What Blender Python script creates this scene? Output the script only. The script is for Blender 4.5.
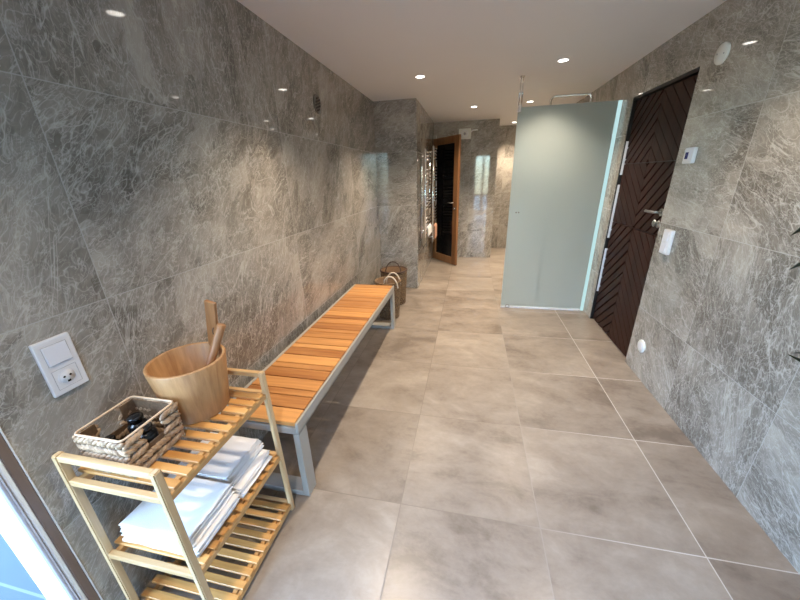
import bpy, bmesh, math, random
from mathutils import Vector, Matrix, noise
random.seed(7)
PI = math.pi
for o in list(bpy.data.objects):
    bpy.data.objects.remove(o)
SC = bpy.context.scene
COL = SC.collection

# ------------------------------------------------------------------ camera
cam = bpy.data.cameras.new('camera')
cam.sensor_fit = 'HORIZONTAL'
cam.sensor_width = 36.0
cam.lens = 322.05 / 800 * 36.0
cam.clip_start = 0.02
camo = bpy.data.objects.new('camera', cam)
COL.objects.link(camo)
# world -> camera rows (x right, y down, z forward) solved from the vanishing lines
p, y_, r = math.radians(20.936), math.radians(-12.3483), math.radians(-1.7778)
Rx = Matrix(((1, 0, 0), (0, math.cos(p), -math.sin(p)), (0, math.sin(p), math.cos(p))))
Rz = Matrix(((math.cos(y_), -math.sin(y_), 0), (math.sin(y_), math.cos(y_), 0), (0, 0, 1)))
Bm = Matrix(((1, 0, 0), (0, 0, -1), (0, 1, 0)))
Rr = Matrix(((math.cos(r), -math.sin(r), 0), (math.sin(r), math.cos(r), 0), (0, 0, 1)))
Rw = Rr @ Bm @ Rx @ Rz
right, down, fwd = Rw[0], Rw[1], Rw[2]
M = Matrix((right, -down, -fwd)).transposed().to_4x4()
M.translation = Vector((0, 0, 1.4))
camo.matrix_world = M
SC.camera = camo

# ------------------------------------------------------------------ world, exposure
SC.view_settings.view_transform = 'Standard'
SC.view_settings.look = 'None'
SC.view_settings.gamma = 1.0
SC.view_settings.use_curve_mapping = False
SC.view_settings.exposure = 0.0
SPOT_W = 138.0
SKY = 2.2
w = bpy.data.worlds.new('sky')
SC.world = w
w.use_nodes = True
nt = w.node_tree
nt.nodes.clear()
wo = nt.nodes.new('ShaderNodeOutputWorld')
bg = nt.nodes.new('ShaderNodeBackground')
sky = nt.nodes.new('ShaderNodeTexSky')
sky.sky_type = 'NISHITA'
sky.sun_disc = False
sky.sun_elevation = math.radians(42)
sky.sun_rotation = math.radians(200)
bg.inputs['Strength'].default_value = SKY
tint = nt.nodes.new('ShaderNodeMix')
tint.data_type = 'RGBA'
tint.blend_type = 'MULTIPLY'
tint.inputs[0].default_value = 1.0
tint.inputs[7].default_value = (0.70, 0.94, 1.26, 1)
nt.links.new(sky.outputs[0], tint.inputs[6])
nt.links.new(tint.outputs[2], bg.inputs['Color'])
nt.links.new(bg.outputs[0], wo.inputs['Surface'])


# ------------------------------------------------------------------ room constants
XL, XR = -1.12, 1.241
H = 2.197
YB = -1.6          # back wall
YE, YR = 5.87, 6.73

# ------------------------------------------------------------------ materials
class N:
    def __init__(s, name):
        s.m = bpy.data.materials.new(name)
        s.m.use_nodes = True
        s.t = s.m.node_tree
        s.t.nodes.clear()
        s.out = s.t.nodes.new('ShaderNodeOutputMaterial')

    def n(s, typ, ins=None, **kw):
        d = s.t.nodes.new('ShaderNode' + typ)
        for k, v in kw.items():
            setattr(d, k, v)
        for k, v in (ins or {}).items():
            s.put(d.inputs[k], v)
        return d

    def put(s, sock, v):
        if isinstance(v, bpy.types.NodeSocket):
            s.t.links.new(v, sock)
        elif isinstance(v, bpy.types.Node):
            s.t.links.new(v.outputs[0], sock)
        else:
            if sock.type == 'RGBA' and len(v) == 3:
                v = (*v, 1)
            sock.default_value = v

    def math(s, op, a, b=None, clamp=False):
        d = s.n('Math', operation=op, use_clamp=clamp)
        s.put(d.inputs[0], a)
        if b is not None:
            s.put(d.inputs[1], b)
        return d.outputs[0]

    def vmath(s, op, a, b):
        d = s.n('VectorMath', operation=op)
        s.put(d.inputs[0], a)
        s.put(d.inputs[1], b)
        return d.outputs[0]

    def mix(s, f, a, b, blend='MIX'):
        d = s.n('Mix', data_type='RGBA', blend_type=blend)
        s.put(d.inputs[0], f)
        s.put(d.inputs[6], a)
        s.put(d.inputs[7], b)
        return d.outputs[2]

    def ramp(s, f, stops, interp='LINEAR'):
        d = s.n('ValToRGB')
        cr = d.color_ramp
        cr.interpolation = interp
        while len(cr.elements) < len(stops):
            cr.elements.new(0.5)
        for e, (pos, c) in zip(cr.elements, stops):
            e.position = pos
            if not isinstance(c, tuple):
                c = (c, c, c)
            e.color = (*c, 1)
        s.put(d.inputs[0], f)
        return d.outputs[0]

    def noise(s, vec, scale, detail=4, rough=0.55, dist=0.0):
        d = s.n('TexNoise', {'Scale': scale, 'Detail': detail, 'Roughness': rough, 'Distortion': dist})
        s.put(d.inputs['Vector'], vec)
        return d.outputs['Fac'], d.outputs['Color']

    def bsdf(s, color, rough=0.5, metal=0.0, bump=None, bstr=0.2, bdist=0.002, **ex):
        b = s.n('BsdfPrincipled')
        s.put(b.inputs['Base Color'], color)
        s.put(b.inputs['Roughness'], rough)
        s.put(b.inputs['Metallic'], metal)
        for k, v in ex.items():
            s.put(b.inputs[k.replace('_', ' ')], v)
        if bump is not None:
            bp = s.n('Bump', {'Strength': bstr, 'Distance': bdist})
            s.put(bp.inputs['Height'], bump)
            s.t.links.new(bp.outputs[0], b.inputs['Normal'])
        s.t.links.new(b.outputs[0], s.out.inputs['Surface'])
        return b


def plain(name, color, rough=0.5, metal=0.0, nscale=30, namt=0.08, bump=0.0, coat=0.0):
    s = N(name)
    co = s.n('TexCoord').outputs['Object']
    f, _ = s.noise(co, nscale, 3)
    c = s.mix(f, tuple(v * (1 - namt) for v in color), tuple(min(1, v * (1 + namt)) for v in color))
    s.bsdf(c, rough, metal, f if bump else None, bump or 0.1, 0.002, Coat_Weight=coat)
    return s.m


def tile_uv(s, plane, tu, tv, u0, v0):
    co = s.n('TexCoord').outputs['Object']
    sep = s.n('SeparateXYZ', {0: co})
    U = sep.outputs['Y'] if plane == 'yz' else sep.outputs['X']
    V = sep.outputs['Y'] if plane == 'xy' else sep.outputs['Z']
    us = s.math('DIVIDE', s.math('SUBTRACT', U, u0), tu)
    vs = s.math('DIVIDE', s.math('SUBTRACT', V, v0), tv)
    iu, iv = s.math('FLOOR', us), s.math('FLOOR', vs)
    fu, fv = s.math('FRACT', us), s.math('FRACT', vs)
    def edge(f, t):
        return s.math('MULTIPLY', s.math('MINIMUM', f, s.math('SUBTRACT', 1.0, f)), t)
    return U, V, iu, iv, edge(fu, tu), edge(fv, tv)


def marble(name, plane, u0, v0, tu=0.6, tv=0.6, bias=0.0):
    s = N(name)
    U, V, iu, iv, eu, ev = tile_uv(s, plane, tu, tv, u0, v0)
    idx = s.n('CombineXYZ', {0: iu, 1: iv, 2: 3.7 + bias}).outputs[0]
    wn = s.n('TexWhiteNoise', {'Vector': idx}, noise_dimensions='3D')
    rv, rc = wn.outputs['Value'], wn.outputs['Color']
    P = s.n('CombineXYZ', {0: U, 1: V, 2: 0.0}).outputs[0]
    P = s.vmath('ADD', P, s.vmath('MULTIPLY', rc, (9, 9, 9)))
    ang = s.math('ADD', s.math('MULTIPLY', rv, 1.3), 0.1)
    rot = s.n('VectorRotate', {'Vector': P, 'Angle': ang}, rotation_type='Z_AXIS').outputs[0]
    st = s.vmath('MULTIPLY', rot, (1.0, 0.5, 1.0))
    # domain warp
    _, wc = s.noise(st, 3.0, 4, 0.6)
    warp = s.vmath('ADD', st, s.vmath('MULTIPLY', s.vmath('SUBTRACT', wc, (0.5, 0.5, 0.5)), (0.34, 0.34, 0.34)))
    big, _ = s.noise(warp, 3.2, 6, 0.62)
    mid, _ = s.noise(warp, 14, 6, 0.7)
    fine, _ = s.noise(warp, 55, 4, 0.7)
    vc = s.n('TexVoronoi', {'Vector': warp, 'Scale': 7.0}, feature='F1')
    cell = s.n('SeparateColor', {0: vc.outputs['Color']}).outputs[0]
    vc2 = s.n('TexVoronoi', {'Vector': warp, 'Scale': 19.0}, feature='F1')
    cell2 = s.n('SeparateColor', {0: vc2.outputs['Color']}).outputs[0]
    tone = s.math('ADD', s.math('MULTIPLY', s.math('SUBTRACT', big, 0.045), 0.66), s.math('ADD', s.math('MULTIPLY', mid, 0.26), s.math('MULTIPLY', fine, 0.14)))
    tone = s.math('ADD', tone, s.math('MULTIPLY', s.math('SUBTRACT', rv, 0.5), 0.05))
    tone = s.math('ADD', tone, s.math('MULTIPLY', s.math('SUBTRACT', cell, 0.5), 0.15))
    tone = s.math('ADD', tone, s.math('MULTIPLY', s.math('SUBTRACT', cell2, 0.5), 0.07))
    base = s.ramp(tone, [(0.36, (0.156, 0.140, 0.119)), (0.46, (0.243, 0.221, 0.190)), (0.54, (0.320, 0.292, 0.253)), (0.64, (0.415, 0.382, 0.333))])
    col = base
    VC = (0.58, 0.55, 0.50)
    for sc, wdt, amt, nsc in ((6.0, 0.008, 0.55, 2.5), (15.0, 0.02, 0.45, 4.0), (34.0, 0.05, 0.36, 6.0)):
        vo = s.n('TexVoronoi', {'Vector': warp, 'Scale': sc}, feature='DISTANCE_TO_EDGE')
        ln = s.ramp(vo.outputs['Distance'], [(0.0, 1.0), (wdt, 0.0)])
        mk, _ = s.noise(warp, nsc, 3)
        ln = s.math('MULTIPLY', ln, s.ramp(mk, [(0.40, 0.0), (0.60, 1.0)]))
        col = s.mix(s.math('MULTIPLY', ln, amt), col, VC)
    for sc, wdt, amt, an in ((3.5, 0.005, 0.65, 0.30), (8.0, 0.009, 0.62, 0.32), (18.0, 0.017, 0.5, 0.36), (40.0, 0.028, 0.36, 0.45)):
        rn, _ = s.noise(s.vmath('MULTIPLY', rot, (1.0, an, 1.0)), sc, 4, 0.6, 0.8)
        rd = s.math('ABSOLUTE', s.math('SUBTRACT', rn, 0.5))
        ln = s.ramp(rd, [(0.0, 1.0), (wdt, 0.0)])
        col = s.mix(s.math('MULTIPLY', ln, amt), col, VC)
    g = s.math('LESS_THAN', s.math('MINIMUM', eu, ev), 0.0016)
    col = s.mix(s.math('MULTIPLY', g, 0.7), col, (0.42, 0.40, 0.37))
    rough = s.math('ADD', 0.045, s.math('MULTIPLY', g, 0.4))
    s.bsdf(col, rough, IOR=1.5)
    return s.m


def floor_material():
    s = N('floor_stoneware')
    U, V, iu, iv, eu, ev = tile_uv(s, 'xy', 0.6, 0.6, 0.352, 1.016)
    idx = s.n('CombineXYZ', {0: iu, 1: iv, 2: 1.3}).outputs[0]
    wn = s.n('TexWhiteNoise', {'Vector': idx}, noise_dimensions='3D')
    P = s.n('CombineXYZ', {0: U, 1: V, 2: 0.0}).outputs[0]
    P = s.vmath('ADD', P, s.vmath('MULTIPLY', wn.outputs['Color'], (7, 7, 7)))
    st = s.vmath('MULTIPLY', P, (0.75, 1.35, 1.0))
    a, _ = s.noise(st, 2.2, 6, 0.62, 0.6)
    b, _ = s.noise(st, 8.0, 6, 0.7, 0.4)
    c, _ = s.noise(P, 45, 3, 0.6)
    t = s.math('ADD', s.math('MULTIPLY', a, 0.6), s.math('ADD', s.math('MULTIPLY', b, 0.32), s.math('MULTIPLY', c, 0.08)))
    t = s.math('ADD', t, s.math('MULTIPLY', s.math('SUBTRACT', wn.outputs['Value'], 0.5), 0.06))
    col = s.ramp(t, [(0.38, (0.168, 0.138, 0.111)), (0.47, (0.242, 0.205, 0.170)), (0.55, (0.288, 0.248, 0.207)), (0.64, (0.345, 0.304, 0.258))])
    g = s.math('LESS_THAN', s.math('MINIMUM', eu, ev), 0.0022)
    gm, _ = s.noise(s.n('TexCoord').outputs['Object'], 1.3, 2)
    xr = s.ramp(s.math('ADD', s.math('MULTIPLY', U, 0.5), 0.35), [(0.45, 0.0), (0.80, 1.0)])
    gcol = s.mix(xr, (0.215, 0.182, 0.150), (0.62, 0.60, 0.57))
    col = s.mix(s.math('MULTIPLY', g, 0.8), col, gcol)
    rough = s.math('ADD', s.math('MULTIPLY', b, 0.16), s.math('ADD', 0.24, s.math('MULTIPLY', g, 0.3)))
    s.bsdf(col, rough, bump=s.math('MULTIPLY', c, 0.4), bstr=0.06, bdist=0.001)
    return s.m


def terrace_material():
    s = N('terrace_tile')
    U, V, iu, iv, eu, ev = tile_uv(s, 'xy', 0.6, 0.6, 0.352, 0.425)
    f, _ = s.noise(s.n('TexCoord').outputs['Object'], 5, 4)
    c = s.mix(f, (0.070, 0.080, 0.080), (0.085, 0.096, 0.096))
    g = s.math('LESS_THAN', s.math('MINIMUM', eu, ev), 0.004)
    c = s.mix(g, c, (0.16, 0.17, 0.16))
    s.bsdf(c, 0.35)
    return s.m


def wood(name, dark, light, axis='x', scale=1.0, rough=0.45, coat=0.0, spread=0.25, spec=0.5):
    """grain runs along axis; per-object random shift in tone"""
    s = N(name)
    co = s.n('TexCoord').outputs['Object']
    inf = s.n('ObjectInfo').outputs['Random']
    off = s.n('CombineXYZ', {0: s.math('MULTIPLY', inf, 17.0), 1: s.math('MULTIPLY', inf, 9.0), 2: s.math('MULTIPLY', inf, 5.0)}).outputs[0]
    k = {'x': (0.06, 1, 1), 'y': (1, 0.06, 1), 'z': (1, 1, 0.06)}[axis]
    v = s.vmath('MULTIPLY', s.vmath('ADD', co, off), tuple(a * scale for a in k))
    a, _ = s.noise(v, 55, 5, 0.65, 0.3)
    b, _ = s.noise(v, 14, 3, 0.5, 0.6)
    t = s.math('ADD', s.math('MULTIPLY', a, 0.55), s.math('MULTIPLY', b, 0.45))
    t = s.math('ADD', t, s.math('MULTIPLY', s.math('SUBTRACT', inf, 0.5), spread))
    col = s.ramp(t, [(0.30, dark), (0.70, light)])
    s.bsdf(col, rough, bump=a, bstr=0.12, bdist=0.001, Coat_Weight=coat, Specular_IOR_Level=spec)
    return s.m


def clear_glass(name, tint=(0.96, 1.0, 0.99)):
    s = N(name)
    fr = s.n('Fresnel', {'IOR': 1.45})
    tr = s.n('BsdfTransparent', {'Color': tint})
    gl = s.n('BsdfGlossy', {'Color': (1, 1, 1), 'Roughness': 0.0})
    fac = s.math('MULTIPLY', fr.outputs[0], s.math('SUBTRACT', 1.0, s.n('NewGeometry').outputs['Backfacing']))
    mx = s.n('MixShader')
    s.put(mx.inputs[0], fac)
    s.t.links.new(tr.outputs[0], mx.inputs[1])
    s.t.links.new(gl.outputs[0], mx.inputs[2])
    s.t.links.new(mx.outputs[0], s.out.inputs['Surface'])
    return s.m


def frosted(name, col, trans=0.5):
    s = N(name)
    f, _ = s.noise(s.n('TexCoord').outputs['Object'], 220, 2)
    c = s.mix(f, tuple(v * 0.97 for v in col), col)
    tl = s.n('BsdfTranslucent', {'Color': c})
    df = s.n('BsdfDiffuse', {'Color': c})
    mx = s.n('MixShader', {0: trans})
    s.t.links.new(df.outputs[0], mx.inputs[1])
    s.t.links.new(tl.outputs[0], mx.inputs[2])
    gl = s.n('BsdfGlossy', {'Color': (1, 1, 1), 'Roughness': 0.35})
    fr = s.n('Fresnel', {'IOR': 1.45})
    m2 = s.n('MixShader')
    s.put(m2.inputs[0], fr)
    s.t.links.new(mx.outputs[0], m2.inputs[1])
    s.t.links.new(gl.outputs[0], m2.inputs[2])
    s.t.links.new(m2.outputs[0], s.out.inputs['Surface'])
    return s.m


def emit(name, col, st):
    s = N(name)
    e = s.n('Emission', {'Color': col, 'Strength': st})
    s.t.links.new(e.outputs[0], s.out.inputs['Surface'])
    return s.m


MAT = {
    'marble_side': marble('marble_side_wall', 'yz', 0.748, 1.065, 1.2, 0.6),
    'marble_right': marble('marble_right_wall', 'yz', 0.723, 1.068, bias=2.0),
    'marble_end': marble('marble_end_wall', 'xz', -0.63, 1.065, bias=5.0),
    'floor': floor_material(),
    'ceiling': plain('ceiling_paint', (0.81, 0.80, 0.805), 0.55, nscale=2, namt=0.015),
    'terrace': terrace_material(),
    'plaster': plain('outdoor_plaster', (0.90, 0.77, 0.60), 0.8, nscale=20),  # warm tint puts sunlight on the reveal into its colour
    'bamboo': wood('bamboo', (0.40, 0.235, 0.095), (0.66, 0.46, 0.24), 'x', 1.0, 0.38),
    'bamboo_slat': wood('honey_bamboo_slat', (0.43, 0.20, 0.052), (0.70, 0.39, 0.135), 'x', 1.0, 0.36),
    'bamboo_y': wood('bamboo_lengthwise', (0.44, 0.235, 0.08), (0.70, 0.45, 0.20), 'y', 1.0, 0.38),
    'bamboo_z': wood('bamboo_upright', (0.42, 0.265, 0.12), (0.66, 0.48, 0.275), 'z', 1.0, 0.38),
    'bucket': wood('bucket_oak', (0.24, 0.105, 0.038), (0.56, 0.325, 0.145), 'z', 1.0, 0.45, 0.0, 0.06),
    'ladle': wood('ladle_oak', (0.23, 0.095, 0.033), (0.45, 0.22, 0.09), 'z', 1.0, 0.4, 0.0, 0.1),
    'teak': wood('teak_slat', (0.31, 0.115, 0.032), (0.69, 0.345, 0.115), 'x', 0.8, 0.36, 0.12, 0.34),
    'walnut': wood('dark_walnut', (0.011, 0.004, 0.0027), (0.042, 0.0145, 0.009), 'z', 1.0, 0.4, 0.0, 0.1, 0.12),
    'door_dark': plain('door_core_black', (0.008, 0.006, 0.006), 0.5),
    'sauna_wood': wood('sauna_door_wood', (0.17, 0.070, 0.024), (0.34, 0.165, 0.065), 'z', 1.0, 0.4),
    'dark_glass': plain('smoked_glass', (0.004, 0.004, 0.005), 0.06),
    'bench_metal': plain('grey_powder_coat', (0.38, 0.37, 0.335), 0.4, 0.0, 300, 0.03),
    'chrome': plain('chrome', (0.80, 0.80, 0.80), 0.12, 1.0),
    'steel': plain('brushed_steel', (0.40, 0.38, 0.36), 0.3, 1.0),
    'white': plain('white_plastic', (0.74, 0.74, 0.76), 0.3, namt=0.01),
    'white_edge': plain('white_plastic_key', (0.74, 0.75, 0.80), 0.3, namt=0.01),
    'off_white': plain('off_white_paint', (0.72, 0.72, 0.68), 0.4, namt=0.02),
    'seam': plain('grey_seam', (0.33, 0.33, 0.36), 0.5),
    'black': plain('black_plastic', (0.008, 0.008, 0.009), 0.22),
    'blue_screen': plain('blue_display', (0.03, 0.03, 0.16), 0.15),
    'towel': plain('white_terry', (0.80, 0.80, 0.80), 0.95, nscale=400, namt=0.04, bump=0.4),
    'peach': plain('peach_terry', (0.75, 0.40, 0.26), 0.95, nscale=400, namt=0.06, bump=0.4),
    'hyacinth': None,
    'lining': plain('basket_core', (0.13, 0.078, 0.042), 0.9, nscale=120, namt=0.6, bump=0.5),
    'wire': plain('basket_rim', (0.66, 0.48, 0.32), 0.5),
    'rope': plain('ivory_rope', (0.75, 0.66, 0.54), 0.9, nscale=300, namt=0.2),
    'leather': plain('dark_brown_leather', (0.055, 0.026, 0.018), 0.5),
    'clear': clear_glass('window_glass'),
    'frost': frosted('frosted_glass', (0.77, 0.845, 0.845), 0.88),
    'seal_glow': emit('shower_profile_glow', (0.58, 0.86, 0.88), 0.92),  # no lamp: emission added for the light caught at the glass edge
    'lens': emit('spotlight_lens', (1.0, 0.93, 0.84), 14.0),
    'frame_brown': plain('brown_frame', (0.17, 0.115, 0.09), 0.35, nscale=8),
    'frame_white': plain('white_frame', (0.82, 0.80, 0.76), 0.35, namt=0.02),
    'frame_lilac': plain('aluminium_track', (0.48, 0.44, 0.45), 0.3, 0.4),
    'leaf': plain('dark_leaf', (0.012, 0.030, 0.012), 0.4, nscale=12, namt=0.3),
    'stem': plain('plant_stem', (0.10, 0.07, 0.045), 0.8),
    'pot': plain('grey_pot', (0.18, 0.18, 0.18), 0.5),
    'soil': plain('soil', (0.03, 0.02, 0.013), 0.95, nscale=90, namt=0.5, bump=1.0),
    'stone_vent': plain('stone_grey_vent', (0.14, 0.13, 0.12), 0.4),
}


def hyacinth(name, a, b):
    s = N(name)
    co = s.n('TexCoord').outputs['Object']
    f, _ = s.noise(co, 45, 3)
    g, _ = s.noise(co, 260, 3, 0.6, 1.0)
    t = s.math('ADD', s.math('MULTIPLY', f, 0.7), s.math('MULTIPLY', g, 0.3))
    c = s.ramp(t, [(0.33, a), (0.62, b)])
    s.bsdf(c, 0.6, bump=g, bstr=0.5, bdist=0.001)
    return s.m


MAT['hyacinth'] = hyacinth('water_hyacinth', (0.15, 0.083, 0.040), (0.56, 0.40, 0.26))
MAT['wicker'] = hyacinth('wicker_brown', (0.07, 0.040, 0.020), (0.27, 0.17, 0.085))

# ------------------------------------------------------------------ mesh helpers
def BM():
    return bmesh.new()


def add_box(bm, lo, hi, bev=0.0, seg=2, rot=None, mi=0):
    lo, hi = Vector(lo), Vector(hi)
    c, d = (lo + hi) / 2, hi - lo
    m = Matrix.Translation(c)
    if rot is not None:
        m = m @ rot.to_4x4()
    m = m @ Matrix.Diagonal((*d, 1))
    t = bmesh.new()
    bmesh.ops.create_cube(t, size=1.0, matrix=m)
    if bev > 0:
        bmesh.ops.bevel(t, geom=list(t.edges), offset=bev, segments=seg, profile=0.5, affect='EDGES')
    merge(bm, t, mi)


def merge(bm, t, mi=0):
    vm = {}
    for v in t.verts:
        vm[v] = bm.verts.new(v.co)
    for f in t.faces:
        try:
            nf = bm.faces.new([vm[v] for v in f.verts])
            nf.smooth = f.smooth
            nf.material_index = mi
        except ValueError:
            pass
    t.free()


def add_tube(bm, pts, rad, seg=10, closed=False, smooth=True, cap=True):
    pts = [Vector(q) for q in pts]
    n = len(pts)
    rads = rad if isinstance(rad, (list, tuple)) else [rad] * n
    rings = []
    prev = None
    for i, q in enumerate(pts):
        a = pts[(i - 1) % n] if (i > 0 or closed) else q
        b = pts[(i + 1) % n] if (i < n - 1 or closed) else q
        t = (b - a).normalized()
        if prev is None:
            u = t.orthogonal().normalized()
        else:
            u = (prev - t * prev.dot(t)).normalized()
        prev = u
        vv = t.cross(u)
        rings.append([bm.verts.new(q + (u * math.cos(2 * PI * k / seg) + vv * math.sin(2 * PI * k / seg)) * rads[i]) for k in range(seg)])
    m = n if closed else n - 1
    for i in range(m):
        A, B = rings[i], rings[(i + 1) % n]
        for k in range(seg):
            f = bm.faces.new((A[k], A[(k + 1) % seg], B[(k + 1) % seg], B[k]))
            f.smooth = smooth
    if cap and not closed:
        bm.faces.new(rings[0][::-1])
        bm.faces.new(rings[-1])


def add_cyl(bm, a, b, r, seg=24, smooth=True, r2=None):
    add_tube(bm, [a, b], [r, r if r2 is None else r2], seg, smooth=smooth)


def add_lathe(bm, prof, center, axis=(0, 0, 1), seg=32, smooth=True, closed=False):
    """prof: list of (radius, height along axis)"""
    ax = Vector(axis).normalized()
    u = ax.orthogonal().normalized()
    v = ax.cross(u)
    c = Vector(center)
    rings = []
    for rr, h in prof:
        if rr < 1e-6:
            rings.append([bm.verts.new(c + ax * h)])
        else:
            rings.append([bm.verts.new(c + ax * h + (u * math.cos(2 * PI * k / seg) + v * math.sin(2 * PI * k / seg)) * rr) for k in range(seg)])
    pairs = list(zip(rings[:-1], rings[1:]))
    if closed:
        pairs.append((rings[-1], rings[0]))
    for A, B in pairs:
        for k in range(seg):
            k2 = (k + 1) % seg
            if len(A) == 1 and len(B) == 1:
                continue
            if len(A) == 1:
                f = bm.faces.new((A[0], B[k2], B[k]))
            elif len(B) == 1:
                f = bm.faces.new((A[k], A[k2], B[0]))
            else:
                f = bm.faces.new((A[k], A[k2], B[k2], B[k]))
            f.smooth = smooth


def add_prism(bm, poly, dvec):
    """poly: planar list of Vectors, extruded by dvec"""
    d = Vector(dvec)
    A = [bm.verts.new(Vector(q)) for q in poly]
    B = [bm.verts.new(Vector(q) + d) for q in poly]
    n = len(poly)
    bm.faces.new(A[::-1])
    bm.faces.new(B)
    for i in range(n):
        bm.faces.new((A[i], A[(i + 1) % n], B[(i + 1) % n], B[i]))


def add_lump(bm, c, ax, side, up, la, lb, lc, seg=7, rings=5):
    """ellipsoid with half lengths la along ax, lb along side, lc along up"""
    c = Vector(c)
    vs = []
    for i in range(1, rings):
        th = PI * i / rings
        row = []
        for k in range(seg):
            ph = 2 * PI * k / seg
            q = c + ax * (la * math.cos(th)) + side * (lb * math.sin(th) * math.cos(ph)) + up * (lc * math.sin(th) * math.sin(ph))
            row.append(bm.verts.new(q))
        vs.append(row)
    a, b = bm.verts.new(c + ax * la), bm.verts.new(c - ax * la)
    for k in range(seg):
        k2 = (k + 1) % seg
        bm.faces.new((a, vs[0][k], vs[0][k2])).smooth = True
        bm.faces.new((b, vs[-1][k2], vs[-1][k])).smooth = True
        for i in range(len(vs) - 1):
            bm.faces.new((vs[i][k], vs[i + 1][k], vs[i + 1][k2], vs[i][k2])).smooth = True


def root_of(o):
    while o.parent is not None:
        o = o.parent
    return o


def obj(name, bm, mat, parent=None, label=None):
    """bm in world coordinates; origin at the thing's base"""
    base = Vector((0, 0, 0))
    if parent is not None:
        base = root_of(parent).location
    for v in bm.verts:
        v.co -= base
    bmesh.ops.recalc_face_normals(bm, faces=bm.faces)
    me = bpy.data.meshes.new(name)
    bm.to_mesh(me)
    bm.free()
    for m in (mat if isinstance(mat, (list, tuple)) else [mat]):
        me.materials.append(MAT[m] if isinstance(m, str) else m)
    o = bpy.data.objects.new(name, me)
    COL.objects.link(o)
    if parent is not None:
        o.parent = parent
    if label:
        o['label'] = label
    return o


def single(name, bm, mat, label, cat, base, group=None):
    """a thing that is one mesh, origin moved to its base"""
    b = Vector(base)
    for v in bm.verts:
        v.co -= b
    o = obj(name, bm, mat)
    o.location = b
    o['label'] = label
    o['category'] = cat
    if group:
        o['group'] = group
    return o


def thing(name, label, cat, loc, group=None):
    o = bpy.data.objects.new(name, None)
    o.empty_display_size = 0.05
    COL.objects.link(o)
    o.location = loc
    o['label'] = label
    o['category'] = cat
    if group:
        o['group'] = group
    return o


def struct(name, bm, mat, label=None):
    o = obj(name, bm, mat)
    o['kind'] = 'structure'
    o['label'] = label or name.replace('_', ' ')
    o['category'] = name.split('_')[0]
    return o


def copy_tree(o, parent=None):
    c = o.copy()
    COL.objects.link(c)
    if parent is not None:
        c.parent = parent
    for ch in list(o.children):
        copy_tree(ch, c)
    return c


# ================================================================== SHELL
b = BM()
add_box(b, (XL - 0.02, YB - 0.02, -0.12), (XR + 0.25, YR + 0.02, 0.0))
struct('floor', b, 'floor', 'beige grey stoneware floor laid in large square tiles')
b = BM()
add_box(b, (XL - 0.02, YB - 0.02, H), (XR + 0.25, YR + 0.02, H + 0.12))
struct('ceiling', b, 'ceiling', 'smooth white painted ceiling with recessed spotlights')

GY0, GY1, GZ = -1.25, 0.415, 2.10      # glazed door opening in the left wall
b = BM()
add_box(b, (XL - 0.26, GY1, 0), (XL, 5.9, H))
add_box(b, (XL - 0.26, YB, 0), (XL, GY0, H))
add_box(b, (XL - 0.26, GY0, GZ), (XL, GY1, H))
struct('wall_left', b, 'marble_side', 'long left wall in glossy grey marble tiles')

DY0, DY1, DZ = 2.483, 3.318, 1.937      # chevron door opening
b = BM()
add_box(b, (XR, YB, 0), (XR + 0.14, DY0, H))
add_box(b, (XR, DY1, 0), (XR + 0.14, YR, H))
add_box(b, (XR, DY0, DZ), (XR + 0.14, DY1, H))
add_box(b, (XR + 0.12, DY0 - 0.1, -0.02), (XR + 0.16, DY1 + 0.1, DZ + 0.1))
struct('wall_right', b, 'marble_right', 'right wall in glossy grey marble tiles with a dark door')

CX, CY = -0.63, 4.03
b = BM()
add_box(b, (XL, CY, 0), (CX - 0.012, YE, H))
struct('wall_column', b, 'marble_end', 'grey marble pier at the far end of the left wall')
b = BM()
add_box(b, (CX - 0.012, CY, 0), (CX, YE, H))
struct('wall_sauna', b, 'marble_side', 'side of the marble pier facing the room')
b = BM()
add_box(b, (CX - 0.012, YE, 0), (0.392, YR, H))
struct('wall_end', b, 'marble_end', 'polished grey marble end wall beside the sauna door')
b = BM()
add_box(b, (0.39, YR, 0), (XR + 0.14, YR + 0.1, H))
struct('wall_recess', b, 'marble_end', 'marble wall at the back of the shower recess')
# back wall with a glazed opening (behind the camera)
BX0, BX1, BZ = 0.08, 1.0, 2.1
b = BM()
add_box(b, (XL - 0.14, YB - 0.14, 0), (BX0, YB, H))
add_box(b, (BX1, YB - 0.14, 0), (XR + 0.14, YB, H))
add_box(b, (BX0, YB - 0.14, BZ), (BX1, YB, H))
struct('wall_back', b, 'marble_end', 'marble wall with the glazed garden doors behind the camera')


def glazing(name, label, frame_boxes, panes):
    t = thing(name, label, 'window', (0, 0, 0))
    t['kind'] = 'structure'
    for part, boxes, mat in frame_boxes:
        bb = BM()
        for lo, hi in boxes:
            add_box(bb, lo, hi, 0.002, 1)
        obj(part, bb, mat, t)
    for lo, hi in panes:
        bb = BM()
        add_box(bb, lo, hi)
        obj('pane', bb, 'clear', t)
    return t


# back French doors
yb0, yb1 = YB - 0.10, YB - 0.04
bars = [((x - 0.03, yb0, 0.0), (x + 0.03, yb1, BZ)) for x in (BX0 + 0.03, 0.42, BX1 - 0.03)]
bars += [((BX0 + 0.06, yb0, z), (BX1 - 0.06, yb1, z + 0.07)) for z in (0.0, 0.62, BZ - 0.07)]
glazing('window_2', 'glazed garden doors in the back wall', [('window_frame', bars, 'frame_brown')],
        [((BX0 + 0.06, YB - 0.075, 0.07), (0.39, YB - 0.067, BZ - 0.07)), ((0.45, YB - 0.075, 0.07), (BX1 - 0.06, YB - 0.067, BZ - 0.07))])

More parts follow.
